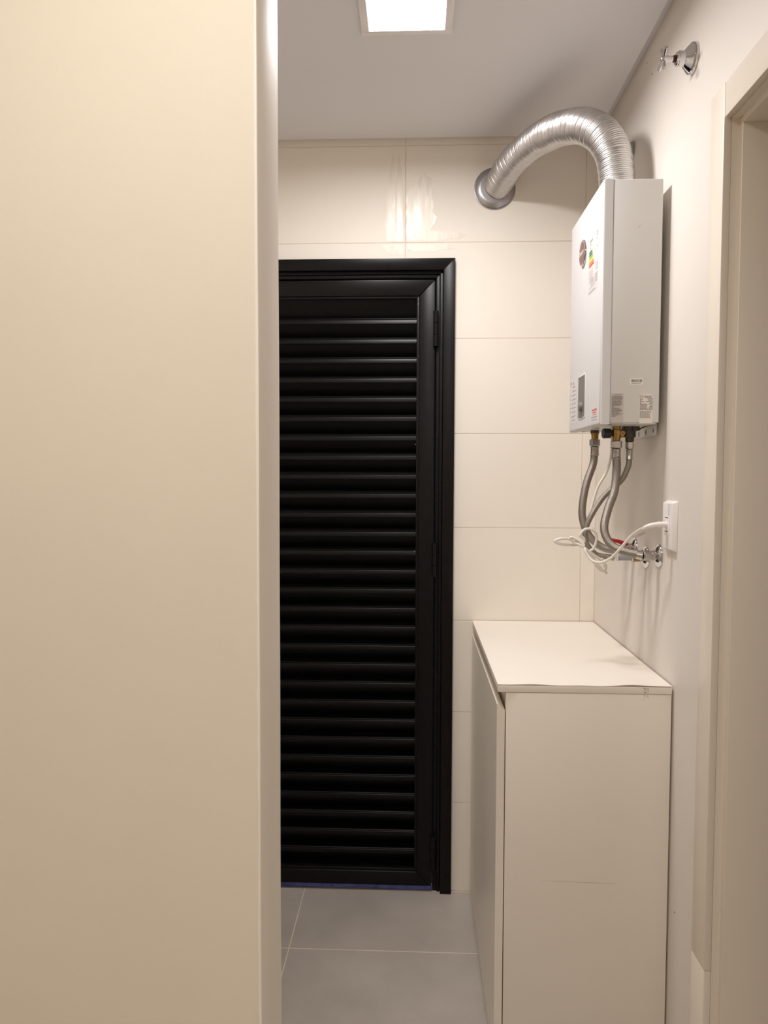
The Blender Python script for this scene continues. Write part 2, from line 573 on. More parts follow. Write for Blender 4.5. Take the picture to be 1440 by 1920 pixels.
# frame lining pieces behind the casing: two steps
B(OX0, OX0 + .018, D, D + .10, 0, OZ).build('lining', M_BLACK, frame, db)
B(OX0, OX1, D + .012, D + .10, 2.1505, OZ).build('lining', M_BLACK, frame, db)
frame4(frame, -.653, .0905, 0, 2.1415, .0105, D - .005, D + .05, ('step_upright', 'step_head'), M_BLACK, bev=.0015)
frame4(frame, -.6425, .080, 0, 2.1310, .0125, D + .001, D + .05, ('step_upright', 'step_head'), M_BLACK, bev=.0015)

LX0, LX1, LZ0, LZ1 = -.637, .0640, .010, 2.1125
SW = .0535
YL = D - .006
leaf = B(LX0 + .02, LX1 - .02, D + .040, D + .046, LZ0 + .02, LZ1 - .02).build('door_leaf', M_BLACKS, door, db)
frame4(leaf, LX0, LX1, LZ0, LZ1, SW, YL, D + .038, ('stile', 'top_rail', 'bottom_rail'), M_BLACK, bottom=True, bw=.060, bev=.003)
frame4(leaf, LX0 + SW, LX1 - SW, LZ0 + .060, LZ1 - SW, .0085, D - .001, D + .036, ('glazing_bead', 'glazing_bead', 'glazing_bead'), M_BLACK, bottom=True, bev=.001)
# protective film on the bottom edge and lower corner, frame screws
f = B(LX0 + .005, LX1 - .002, YL - .0012, D + .035, LZ0 - .002, LZ0 + .0105).build('protective_film', M_FILM, leaf, db)
f['label'] = 'blue protective film left on the bottom edge'
B(LX1 - .003, LX1 + .0012, YL - .0012, YL + .012, LZ0 - .002, LZ0 + .022).build('protective_film', M_FILM, leaf, db)
for (x, z) in [(.0075, 2.0325), (-.002, 1.195), (-.0005, 1.56)]:
    MB().lathe([(.0018, 0), (.0014, .0012)], (x + .0, D - .001, z), (0, -1, 0), 8).build('screw', M_STEELF, leaf, db)

prof = [(0.0052, 0.0002), (0.0030, -.0003), (0.0016, -.0016), (0.0014, -.0032), (0.0034, -.0042), (0.0034, -.0056), (0.0018, -.0062), (0.0008, -.0078), (0.0, -.0198), (0.0006, -.0206),
        (0.0030, -.0212), (0.0290, -.0610), (0.0305, -.0600), (0.0050, -.0175), (0.0068, -.0030), (0.0110, -.0018), (0.0108, 0.0002)]
SX0, SX1 = LX0 + SW + .0085, LX1 - SW - .0085
slat_me = None
ztops = [1.9884 - .06576 * k for k in range(0, 30)]
MB().prism([(D + .006, 2.0530), (D + .0085, 2.0530), (D + .0365, 1.9920), (D + .0345, 1.9915)], 0, SX0, SX1).build('slat', M_BLACKS, leaf, db)
for k, zt in enumerate(ztops):
    if zt - .021 < LZ0 + .060:
        continue
    if slat_me is None:
        o = MB().prism([(D + .0045 + p[0], p[1]) for p in prof], 0, SX0 - db[0], SX1 - db[0])
        o.v = [(x, y - D, z) for x, y, z in o.v]
        so = o.build('slat', M_BLACKS, leaf, (0, 0, 0), smooth=True)
        slat_me = so.data
    else:
        so = bpy.data.objects.new('slat', slat_me)
        COL.objects.link(so)
        so.parent = leaf
    so.location = (0, 0, zt)

for zt, zb in [(2.0076, 1.8881), (1.2236, 1.1078), (.1975, .082)]:
    kn = (zt - zb) / 3
    hg = MB().lathe([(.0062, 0), (.0066, .0004), (.0066, zt - zb - .0008), (.0058, zt - zb)], (.0665, D - .0125, zb), (0, 0, 1), 16).build('hinge', M_BLACK, door, db, smooth=True)
    for i in range(3):
        MB().lathe([(.0080, .0), (.0088, .0006), (.0088, kn - .0016), (.0080, kn - .001)], (.0665, D - .0125, zb + i * kn), (0, 0, 1), 18).build('knuckle', M_BLACK, hg, db, smooth=True)

# ------------------------------------------------------------------ CEILING LIGHTS
def ceiling_light(cx, cy, s, lit, color, watts, label, gname):
    base = (cx, cy, CEIL)
    t = thing('ceiling_light', base, label, 'light', 'LED ceiling panels')
    h = s / 2
    l = lit / 2
    fr = MB()
    zt, zb = CEIL - .0002, CEIL - .0075
    for (x0, x1, y0, y1) in [(-h, h, -h, -l), (-h, h, l, h), (-h, -l, -l, l), (l, h, -l, l)]:
        fr.box(cx + x0, cx + x1, cy + y0, cy + y1, zb, zt)
    fr.build('frame', M_WHTPL, t, base, bevel=.0012)
    M = mat('lit diffuser ' + gname, (0.9, 0.9, 0.9), .5, emit=color, strength=4.0)
    r = .010
    pts = []
    for (sx, sy, a0) in [(1, 1, 0), (-1, 1, 90), (-1, -1, 180), (1, -1, 270)]:
        for k in range(5):
            a = math.radians(a0 + k * 22.5)
            pts.append((cx + sx * (l - r) + r * math.cos(a), cy + sy * (l - r) + r * math.sin(a)))
    MB().prism(pts, 2, CEIL - .0040, CEIL - .0012).build('diffuser', M, t, base)
    ld = bpy.data.lights.new('led_panel', 'AREA')
    ld.shape = 'SQUARE'
    ld.size = lit - .004
    ld.energy = watts
    ld.color = color
    ld.spread = BEAM
    lo_ = bpy.data.objects.new('led_panel', ld)
    COL.objects.link(lo_)
    lo_.parent = t
    lo_.location = (0, 0, -.0046)
    return t


ceiling_light(-.0265, 1.825, .227, .188, LAUNDRY_COLOR, LAUNDRY_WATTS, 'square lit LED ceiling panel with white rim above the laundry', 'laundry panel')
ceiling_light(-.30, .30, .30, .255, KITCHEN_COLOR, KITCHEN_WATTS, 'square LED ceiling panel above the kitchen side of the partition', 'kitchen panel')
ceiling_light(.18, -.85, .227, .188, KITCHEN_COLOR, REAR_FILL_WATTS, 'added unseen fill panel deeper in the kitchen behind the camera', 'added rear fill panel')  # fill lamp added to lift the low laundry surfaces, no known fixture

# ------------------------------------------------------------------ CABINET
cb0 = (.402, 2.155, 0)
cab = thing('base_cabinet', cb0, 'white laminate base cabinet with overhanging top standing in the corner under the heater', 'cabinet')
CY, CYB = 1.760, 2.546
B(.2185, .6065, CY + .001, CY + .019, 0, .9385).build('side_panel', M_CAB, cab, cb0, bevel=.0006)
B(.2185, .6065, CYB - .018, CYB, 0, .9385).build('side_panel', M_CAB, cab, cb0, bevel=.0006)
B(.6005, .6065, CY + .019, CYB - .018, .05, .9385).build('back_panel', M_CAB, cab, cb0)
B(.2185, .6005, CY + .019, CYB - .018, .06, .078).build('bottom_panel', M_CAB, cab, cb0)
B(.2260, .2440, CY + .019, CYB - .018, .860, .9385).build('top_rail', M_CAB, cab, cb0)
dr = MB().prism([(.1970, .010), (.2160, .010), (.2160, .8955), (.2150, .8965), (.1985, .9105), (.1970, .9100)], 1, CY + .0005, CYB - .002).build('door', M_CAB, cab, cb0)
top = MB()
top.box(.1985, .6060, CY - .002, CYB + .001, .9400, .9568)
tp = top.build('top', M_CAB, cab, cb0, bevel=.0006)
lm = MB()
NX, NY = 40, 8
vs, fs = [], []
for j in range(NY + 1):
    y = CY - .003 + (CYB + .0025 - CY) * (j / NY) ** 2
    for i in range(NX + 1):
        t = i / NX
        x = .1980 + (.6065 - .1980) * t
        fade = (1 - j / NY) ** 2
        dz = fade * (.0018 * math.exp(-((t - .80) / .13) ** 2) + .0007 * math.sin(t * 9.5) - .0006 * math.sin(t * 23)) + fade * .0008
        vs.append((x, y, .9580 + dz))
nb = len(vs)
vs += [(x, y, z - .0008) for x, y, z in vs]
S = NX + 1
for j in range(NY):
    for i in range(NX):
        a = j * S + i
        fs.append((a, a + 1, a + S + 1, a + S))
        fs.append((nb + a, nb + a + S, nb + a + S + 1, nb + a + 1))
for i in range(NX):
    fs.append((i, nb + i, nb + i + 1, i + 1))
    a = NY * S + i
    fs.append((a, a + 1, nb + a + 1, nb + a))
for j in range(NY):
    a = j * S
    fs.append((a, a + S, nb + a + S, nb + a))
    a = j * S + NX
    fs.append((a, nb + a, nb + a + S, a + S))
lm.add(vs, fs)
lo = lm.build('laminate_sheet', M_CABTOP, tp, cb0, smooth=True)
lo['label'] = 'slightly wavy white laminate skin of the top'
sm = MB()
for i in range(26):
    x = .5385 + random.random() * .0135
    z = random.choice([random.uniform(.925, .9375), random.uniform(.9425, .955)])
    s = random.uniform(.0006, .0016)
    y0 = CY - .0024 if z > .94 else CY + .0007
    sm.add([(x - s, y0, z - s * .5), (x + s, y0, z - s), (x + s * .7, y0, z + s), (x - s * .8, y0, z + s * .7)], [(0, 1, 2, 3)])
sm.build('stain', M_SCUFF, cab, cb0)
sc = MB()
sc.prism([(.30, .4811), (.36, .4800), (.42, .4786), (.486, .4779), (.486, .4782), (.42, .4796), (.36, .4806)], 1, CY + .0008, CY + .0012)
sc.build('scratch', M_SCUFF, cab, cb0)

# ------------------------------------------------------------------ WATER HEATER
HX0, HXS, HX1, HY0, HY1, HZ0, HZ1 = .4485, .4728, .5910, 1.8464, 2.2100, 1.5800, 2.1670
hb = (.52, 2.03, HZ0)
heater = thing('water_heater', hb, 'white wall hung gas water heater box with stickers on its side', 'water heater')
B(HXS + .0008, HX1, HY0 + .0005, HY1 - .0005, HZ0 + .004, HZ1 - .001).build('body', M_HEATB, heater, hb, bevel=.0022, bseg=3)
cover = B(HX0, HXS, HY0, HY1, HZ0, HZ1).build('front_cover', M_HEAT, heater, hb, bevel=.0060, bseg=5, bsel=lambda e: all(v.co.x + hb[0] < HX0 + .001 for v in e.verts))
B(HXS - .002, HXS + .003, HY0 + .0016, HY1 - .0016, HZ0 + .003, HZ1 - .002).build('seam_shade_strip', mat('seam shade', (.16, .15, .14), .7), heater, hb)  # dark strip in the seam, the joint's shade put into its colour
# raised fold line on the cover, above the badge
rd = MB()
rd.hexa([(HX0 + .0002, 2.0515, 2.150), (HX0 - .0014, 2.0470, 2.138), (HX0 - .0014, 2.0460, 2.138), (HX0 + .0002, 2.0415, 2.150)],
        [(HX0 + .0002, 2.0515, 2.070), (HX0 - .0014, 2.0470, 2.070), (HX0 - .0014, 2.0460, 2.070), (HX0 + .0002, 2.0415, 2.070)])
rd.build('pressed_ridge', M_HEAT, cover, hb)
# badge
EXF, EZ = (0, -1, 0), (0, 0, 1)      # reading direction on the front face
bc = (HX0, 2.0467, 2.0494)
bd = MB().lathe([(.0345, 0), (.0345, .0035), (.0335, .0055), (.0305, .0062)], bc, (-1, 0, 0), 40).build('badge', M_CHROME, cover, hb, smooth=True)
MB().lathe([(.0300, .0058), (.0300, .0064), (.020, .0070), (.001, .0072)], bc, (-1, 0, 0), 36).build('badge_face', M_MAROON, bd, hb, smooth=True)
tx = MB()
text_into(tx, 'Rheem', .021, (HX0 - .0076, 2.0467, 2.0494), EXF, EZ)
tx.build('badge_lettering', M_PAPER, bd, hb)
# display window
dw = MB()
pts = [(2.0850, 1.7225), (2.0080, 1.7225), (2.0080, 1.6145)]
for k in range(9):
    t = k / 8
    pts.append((2.0080 + .077 * t, 1.6145 - .0075 * math.sin(math.pi * (.15 + .7 * t)) + .0034))
MB().prism([(y + (.003 if y > 2.04 else -.003), z + (.004 if z > 1.7 else -.004)) for y, z in pts], 0, HX0 - .0012, HX0 + .002).build('display_rim', M_HEAT, cover, hb, bevel=.0006)
dsp = MB().prism(pts, 0, HX0 - .0016, HX0 + .002).build('display_panel', M_HGREY, cover, hb)
kn = MB().lathe([(.0125, 0), (.0120, .006), (.0100, .0085), (.004, .0088)], (HX0 - .0012, 2.0406, 1.6397), (-1, 0, 0), 28).build('knob', M_HGREY, cover, hb, smooth=True)


def bars_x(mb, y_left, y_right, z, hgt, x, broken=True):
    """a line of small print on the front face, from y_left (seen left) to y_right"""
    y = y_left
    while y > y_right:
        L = random.uniform(.004, .011) if broken else 1
        e = max(y_right, y - L)
        mb.add([(x, y, z - hgt / 2), (x, e, z - hgt / 2), (x, e, z + hgt / 2), (x, y, z + hgt / 2)], [(0, 1, 2, 3)])
        y = e - random.uniform(.0008, .0018)


def bars_y(mb, x0, x1, z, hgt, y):
    x = x0
    while x < x1 - .0006:
        L = random.uniform(.0022, .0058)
        e = min(x1, x + L)
        mb.add([(x, y, z - hgt / 2), (e, y, z - hgt / 2), (e, y, z + hgt / 2), (x, y, z + hgt / 2)], [(0, 1, 2, 3)])
        x = e + random.uniform(.0005, .0011)


XS = HX0 - .00018
# settings text, left of the display
st = B(XS, HX0 + .001, 2.1105, 2.1985, 1.6045, 1.7285).build('settings_sticker', M_HEAT, cover, hb)
tx, tr = MB(), MB()
bars_x(tx, 2.190, 2.178, 1.718, .010, XS - .00012)
bars_x(tx, 2.160, 2.145, 1.7155, .006, XS - .00012)
bars_x(tr, 2.165, 2.132, 1.7055, .0030, XS - .00012)
for k in range(7):
    z = 1.694 - k * .0118
    bars_x(tx, 2.168, 2.118 + random.uniform(0, .006), z, .0026, XS - .00012)
bars_x(tx, 2.170, 2.156, 1.6205, .003, XS - .00012)
bars_x(tx, 2.172, 2.126, 1.6120, .0026, XS - .00012)
for k in range(5):
    bars_x(tx, 2.193, 2.185, 1.685 - k * .012, .004, XS - .00012)
tx.build('printed_lines', M_INKL, st, hb)
tr.build('printed_line', M_INKR, st, hb)
# energy rating sticker
es = B(XS, HX0 + .001, 1.8875, 1.9855, 1.9200, 2.0680).build('energy_sticker', mat('energy paper', (.67, .645, .64), .45), cover, hb)
tx = MB()
bars_x(tx, 1.978, 1.945, 2.0560, .0055, XS - .00012)
bars_x(tx, 1.976, 1.958, 2.0475, .003, XS - .00012)
bars_x(tx, 1.905, 1.890, 2.0600, .0036, XS - .00012)
bars_x(tx, 1.905, 1.890, 2.0530, .0030, XS - .00012)
bars_x(tx, 1.905, 1.893, 2.0450, .0024, XS - .00012)
bars_x(tx, 1.975, 1.965, 2.0395, .003, XS - .00012)
text_into(tx, 'A', .013, (XS - .00012, 1.900, 2.0265), EXF, EZ)
for k in range(6):
    bars_x(tx, 1.982, 1.940, 1.9790 - k * .0055, .0016, XS - .00012)
for k in range(4):
    bars_x(tx, 1.910, 1.890, 1.9850 - k * .0050, .0018, XS - .00012)
for k in range(5):
    bars_x(tx, 1.960, 1.925, 1.9560 - k * .0040, .0016, XS - .00012)
for k in range(5):
    bars_x(tx, 1.918, 1.892, 1.9600 - k * .0048, .0026, XS - .00012)
bars_x(tx, 1.983, 1.915, 1.9255, .0036, XS - .00012)
bars_x(tx, 1.983, 1.915, 1.9365, .0012, XS - .00012)
tx.build('printed_lines', M_INKL, es, hb)
for k, (mm, L) in enumerate([(M_GRN, .030), (M_GRN, .034), (M_LGR, .038), (M_YEL, .042), (M_ORA, .046), (M_LRED, .050)]):
    z = 2.0290 - k * .0070
    y = 1.9840
    MB().add([(XS - .00016, y, z - .0028), (XS - .00016, y - L, z - .0028), (XS - .00016, y - L - .005, z), (XS - .00016, y - L, z + .0028), (XS - .00016, y, z + .0028)],
             [(0, 1, 2, 3, 4)]).build('rating_arrow', mm, es, hb)
# red warning sticker low on the cover
rs = B(XS, HX0 + .001, 1.8640, 1.9350, 1.5890, 1.6260).build('warning_sticker', mat('warning paper', (.67, .645, .64), .45), cover, hb)
tx = MB()
bars_x(tx, 1.925, 1.876, 1.6195, .0055, XS - .00012)
bars_x(tx, 1.922, 1.880, 1.6130, .0030, XS - .00012)
bars_x(tx, 1.920, 1.884, 1.6080, .0022, XS - .00012)
tx.build('printed_lines', M_INKR, rs, hb)
tx = MB()
bars_x(tx, 1.930, 1.874, 1.6015, .0032, XS - .00012)
bars_x(tx, 1.930, 1.874, 1.5945, .0022, XS - .00012)
tx.build('printed_lines', M_INKL, rs, hb)

# stickers on the side facing the camera
YS = HY0 - .0004
bs = B(.5205, .5505, YS, HY0 + .002, 1.6760, 1.6900).build('barcode_sticker', M_PAPER, heater, hb)
tx = MB()
x = .5225
while x < .5480:
    wdt = random.choice([.0004, .0006, .0009])
    tx.add([(x, YS - .0002, 1.6815), (x + wdt, YS - .0002, 1.6815), (x + wdt, YS - .0002, 1.6882), (x, YS - .0002, 1.6882)], [(0, 1, 2, 3)])
    x += wdt + random.choice([.0004, .0005, .0008])
bars_y(tx, .5230, .5470, 1.6785, .0014, YS - .0002)
tx.build('barcode_bars', M_INK, bs, hb)
gs = B(.4755, .5045, YS, HY0 + .002, 1.5835, 1.6545).build('notice_sticker', M_PAPERG, heater, hb)
tx = MB()
text_into(tx, 'ATENÇÃO', .0040, (.4900, YS - .0002, 1.6508), (1, 0, 0), EZ)
z = 1.6466
k = 0
lens = [.0250, .0262, .0250, .0255, .0222, .0246, .0238, .0240, .0205, .0065, .0195, .0228, .0255, .0215, .0188, .0246, .0160, .0106]
for L in lens:
    bars_y(tx, .4770, .4770 + L, z, .00145, YS - .0002)
    z -= .00275 + (.0007 if k == 9 else 0)
    k += 1
tx.build('printed_lines', mat('notice ink', (.13, .115, .11), .6), gs, hb)
rp = B(.5435, .5755, YS, HY0 + .002, 1.5815, 1.6530).build('rating_sticker', mat('rating paper', (.76, .70, .64), .6), heater, hb)
tx = MB()
lc = (.5480, YS - .0002, 1.6468)
ring = []
for r, h in ((.0042, 0), (.0036, 0)):
    ring.append([(lc[0] + r * math.cos(a * math.pi / 12), lc[1], lc[2] + r * math.sin(a * math.pi / 12)) for a in range(24)])
tx.add(ring[0] + ring[1], [(i, (i + 1) % 24, 24 + (i + 1) % 24, 24 + i) for i in range(24)])
text_into(tx, 'Rheem', .0034, (lc[0] + .0004, lc[1], lc[2]), (1, 0, 0), EZ)
bars_y(tx, .5545, .5728, 1.6478, .0015, YS - .0002)
bars_y(tx, .5550, .5718, 1.6447, .0015, YS - .0002)
rows = [(.0064, .0125), (.0048, .0105), (.0125, .0155), (.0040, .0072), (.0180, .0095), (.0185, .0060), (.0175, .0070), (.0180, .0094), (.0180, .0140)]
z = 1.6405
for a, b in rows:
    bars_y(tx, .5445, .5445 + a, z, .0015, YS - .0002)
    bars_y(tx, .5750 - b, .5750, z + .0006, .0015, YS - .0002)
    z -= .00315
z -= .0008
for k in range(7):
    bars_y(tx, .5445, .5735 - random.uniform(0, .006), z, .0011, YS - .0002)
    z -= .0026
tx.build('printed_lines', M_INK, rp, hb)
MB().add([(.5318, HY0 - .0002, 2.0495), (.5328, HY0 - .0002, 2.0488), (.5405, HY0 - .0002, 2.0588), (.5398, HY0 - .0002, 2.0592)], [(0, 1, 2, 3)]).build('scuff', M_SCUFF, heater, hb)
# underside: tray, slots, wall bracket
ub = B(HX0 + .006, HX1 - .006, HY0 + .006, HY1 - .006, HZ0 + .001, HZ0 + .0045).build('bottom_plate', M_HEATB, heater, hb)
for (y, L) in [(2.165, .012), (2.00, .012), (1.875, .012)]:
    B(HX0 + .030, HX0 + .038, y, y + L, HZ0 + .0004, HZ0 + .003).build('slot', M_DARK, ub, hb)
# bracket: plate on the wall with slots, reaching up behind the body
br = MB()
br.box(.6025, .6045, 1.9040, 2.0700, 1.5565, 1.6200)
bo = br.build('wall_bracket', M_GALV, heater, hb, bevel=.0008)
B(HX1 - .004, XR, 1.93, 2.12, 2.085, 2.100).build('hanger', M_GALV, heater, hb)
B(HX1 - .004, XR, 1.93, 2.05, 1.605, 1.618).build('hanger', M_GALV, heater, hb)
B(.6020, .6030, 1.9038, 2.0702, 1.5563, 1.5580).build('bracket_lip', M_GALV, bo, hb)
for y, z0, z1 in [(1.924, 1.564, 1.573), (1.985, 1.560, 1.574), (2.046, 1.560, 1.572)]:
    B(.6018, .6030, y - .0026, y + .0026, z0, z1).build('slot', M_DARK, bo, hb, bevel=.0008)
MB().lathe([(.0050, 0), (.0044, .0024), (.002, .003)], (.6025, 1.985, 1.5635), (-1, 0, 0), 10).build('screw', M_STEELF, bo, hb)
for y in (1.924, 1.985, 2.046):
    B(.6040, XR, y - .006, y + .006, 1.59, 1.60).build('spacer', M_GALV, bo, hb)


def hexnut(mb, org, axis, r, h):
    return mb.lathe([(r * .93, 0), (r, h * .08), (r, h * .92), (r * .93, h)], org, axis, 6)


# fittings under the heater
F1, F2, F3 = (.5002, 2.110), (.5160, 1.945), (.5509, 1.950)
up_, dn = (0, 0, 1), (0, 0, -1)
ft = MB().lathe([(.0105, 0), (.0105, .014), (.0095, .0142), (.0095, .0255)], (F1[0], F1[1], HZ0 + .002), dn, 20).build('outlet_fitting', M_BRASS, heater, hb, smooth=True)
MB().lathe([(.0122, 0), (.0122, .010)], (F1[0], F1[1], HZ0 + .003), dn, 6).build('fitting_collar', M_GUN, ft, hb)
gv = MB().lathe([(.0100, 0), (.0100, .008), (.0125, .010), (.0135, .022), (.0105, .028), (.0095, .0375)], (F2[0], F2[1], HZ0 + .002), dn, 20)
gv.lathe([(.0100, -.030), (.0105, 0), (.0075, .008)], (F2[0] + .012, F2[1] - .0, HZ0 - .018), (-.0, -1, 0), 16)
gv.lathe([(.0095, 0), (.0095, .034)], (F2[0] + .004, F2[1] + .006, HZ0 - .016), (1, .05, .1), 16)
gvo = gv.build('gas_valve', M_BRASS, heater, hb, smooth=True)
MB().lathe([(.0055, .0), (.0055, .0105), (.0025, .0107), (.0025, .006)], (F2[0] + .012, F2[1], HZ0 - .018), (0, -1, 0), 14).build('valve_port', M_BRASS, gvo, hb, smooth=True)
MB().lathe([(.0070, 0), (.0070, .012), (.0125, .0125), (.0130, .030), (.0115, .0315)], (F2[0] - .004, F2[1], HZ0 - .017), (-1, -.1, 0), 12).build('valve_knob', M_BLKPL, gvo, hb, bevel=.0)
inl = MB().lathe([(.0105, 0), (.0105, .010), (.0155, .0105), (.0155, .028), (.0110, .030), (.0110, .0395)], (F3[0], F3[1], HZ0 + .002), dn, 8).build('inlet_fitting', M_GUN, heater, hb)
B(F3[0] - .014, F3[0] + .024, F3[1] - .006, F3[1] + .03, HZ0 - .010, HZ0 + .002).build('inlet_elbow', M_GUN, inl, hb, bevel=.002)
MB().tube(spline([(F3[0] + .02, F3[1] - .01, HZ0 - .008), (.580, 1.935, HZ0 - .002), (.597, 1.90, HZ0 + .006)], 6), .0016, 8).build('ignition_wire', M_BLKPL, heater, hb, smooth=True)

# ------------------------------------------------------------------ BRAIDED HOSES
def hose(path, r, top, label, endlen):
    base = (path[-1][0], path[-1][1], path[-1][2] - r)
    t = thing('braided_hose', base, label, 'hose', 'braided hoses of the water heater')
    P = spline(path, 10)
    MB().tube(P, r, 18, uv=True).build('braid', M_BRAID, t, base, smooth=True)
    x, y, z = path[0]
    nut = MB().lathe([(r * 1.22, 0), (r * 1.42, .002), (r * 1.42, .017), (r * 1.22, .019)], (x, y, top - .019), up_, 6)
    nut.build('hex_nut', M_NICKEL, t, base)
    MB().lathe([(r * 1.16, 0), (r * 1.18, .0022), (r * 1.06, .0035), (r * 1.06, .020), (r * 1.16, .0215), (r * 1.16, .024), (r * .85, .0262)], (x, y, top - .0455), up_, 24).build('ferrule', M_NICKEL, t, base, smooth=True)
    d = (Vector(P[-1]) - Vector(P[-3])).normalized()
    MB().lathe([(r * 1.10, 0), (r * 1.10, endlen), (r * 1.0, endlen + .001)], Vector(P[-1]) - d * .002, d, 24).build('ferrule', M_NICKEL, t, base, smooth=True)
    return t


hose([(0.5159, 1.945, 1.512), (0.5169, 1.942, 1.4709), (0.5113, 1.938, 1.4161), (0.4944, 1.932, 1.3683), (0.4838, 1.925, 1.3275), (0.4866, 1.918, 1.3007), (0.5005, 1.908, 1.2772), (0.5266, 1.895, 1.2637), (0.5573, 1.886, 1.2568)],
     .0104, HZ0 - .036, 'thick braided steel hose hanging from the brass valve, foremost of the three', .014)
hose([(0.5002, 2.11, 1.528), (0.4965, 2.11, 1.4873), (0.4796, 2.11, 1.4351), (0.47, 2.11, 1.3827), (0.4692, 2.11, 1.3378), (0.4843, 2.108, 1.2929), (0.513, 2.102, 1.2606), (0.5459, 2.097, 1.2479), (0.5745, 2.094, 1.2490)],
     .0104, HZ0 - .024, 'thick braided steel hose nearest the tiled wall, bowing to the left', .010)
hose([(0.5509, 1.95, 1.500), (0.5493, 1.954, 1.478), (0.5377, 1.963, 1.4462), (0.5156, 1.972, 1.4226), (0.4898, 1.976, 1.3945), (0.4641, 1.978, 1.3522), (0.4505, 1.982, 1.3167), (0.4505, 1.985, 1.2881), (0.4582, 1.986, 1.2668), (0.48, 1.988, 1.2455), (0.508, 1.988, 1.24)],
     .0074, HZ0 - .038, 'thin braided steel hose crossing behind the thick front one', .020)

# ------------------------------------------------------------------ WALL OUTLETS
def outlet(y, z, label, reach, r=.030):
    base = (XR, y, z - r)
    t = thing('wall_outlet', base, label, 'pipe outlet', 'chrome wall outlets under the heater')
    MB().lathe([(r, 0), (r, .0015), (r * .96, .0045), (r * .80, .0080), (r * .62, .0105), (r * .45, .0125)], (XR, y, z), (-1, 0, 0), 36).build('escutcheon', M_CHROME, t, base, smooth=True)
    MB().lathe([(.0125, 0), (.0125, .020), (.0105, .0205), (.0105, reach)], (XR, y, z), (-1, 0, 0), 24).build('pipe_stub', M_NICKEL, t, base, smooth=True)
    return t, base


t1, b1 = outlet(1.885, 1.2550, 'chrome wall outlet nearest the socket with a thick hose screwed on', .040)
hexnut(MB(), (XR - .024, 1.885, 1.2550), (-1, 0, 0), .0135, .014).build('hex_nut', M_NICKEL, t1, b1)
t2, b2 = outlet(1.988, 1.2400, 'middle chrome wall outlet carrying a grey gas valve', .030)
MB().lathe([(.0090, 0), (.0105, .001), (.0105, .018), (.0085, .019)], (XR - .020, 1.988, 1.2380), (-1, 0, 0), 8).build('brass_nipple', M_BRASS, t2, b2)
vb = B(.5340, .5740, 1.9790, 1.9970, 1.2310, 1.2450).build('valve_body', M_GREYV, t2, b2, bevel=.0022)
B(.5720, .5745, 1.9780, 1.9980, 1.2300, 1.2460).build('valve_band', M_WHTPL, vb, b2)
B(.5335, .5355, 1.9780, 1.9980, 1.2300, 1.2460).build('valve_band', M_WHTPL, vb, b2)
t3, b3 = outlet(2.094, 1.2546, 'farthest chrome wall outlet with a red shut-off lever', .032)
MB().lathe([(.0115, 0), (.0125, .002), (.0125, .016), (.0100, .018)], (XR - .022, 2.094, 1.2520), (-1, 0, 0), 16).build('valve_body', M_NICKEL, t3, b3, smooth=True)
MB().prism([(.5860, 1.2590), (.5915, 1.2640), (.5890, 1.2710), (.5700, 1.2765), (.5440, 1.2815), (.5430, 1.2735), (.5640, 1.2670)], 1, 2.086, 2.102).build('red_lever', M_RED, t3, b3, bevel=.0015)
MB().lathe([(.0045, 0), (.0045, .022)], (.587, 2.094, 1.250), up_, 12).build('lever_stem', M_NICKEL, t3, b3, smooth=True)

# ------------------------------------------------------------------ POWER SOCKET AND CORD
sb_ = (XR, 1.795, 1.2750)
sk = thing('wall_socket', sb_, 'white rectangular wall socket plate beside the hoses', 'socket')
pl = MB()
y0, y1, z0, z1 = 1.7560, 1.8330, 1.2750, 1.3960
i = .006
pl.hexa([(XR, y0, z0), (XR, y1, z0), (XR, y1, z1), (XR, y0, z1)], [(XR - .0125, y0 + i, z0 + i), (XR - .0125, y1 - i, z0 + i), (XR - .0125, y1 - i, z1 - i), (XR - .0125, y0 + i, z1 - i)])
plate = pl.build('cover_plate', M_WHTPL, sk, sb_, bevel=.0020, bseg=3)
B(XR - .0135, XR - .011, 1.7760, 1.8130, 1.3135, 1.3590).build('socket_module', M_WHTPL, plate, sb_, bevel=.0008)
B(XR - .0140, XR - .0132, 1.7840, 1.8050, 1.3545, 1.3560).build('socket_recess', M_GUN, plate, sb_)
B(XR - .0140, XR - .0132, 1.7840, 1.8050, 1.3215, 1.3232).build('socket_recess', M_GUN, plate, sb_)
B(XR - .0134, XR - .0120, 1.7825, 1.7832, 1.2830, 1.3880).build('plate_shade_line', mat('plate shade line', (.55, .52, .51), .4), plate, sb_)  # thin raised strip, the groove's shade put into its colour

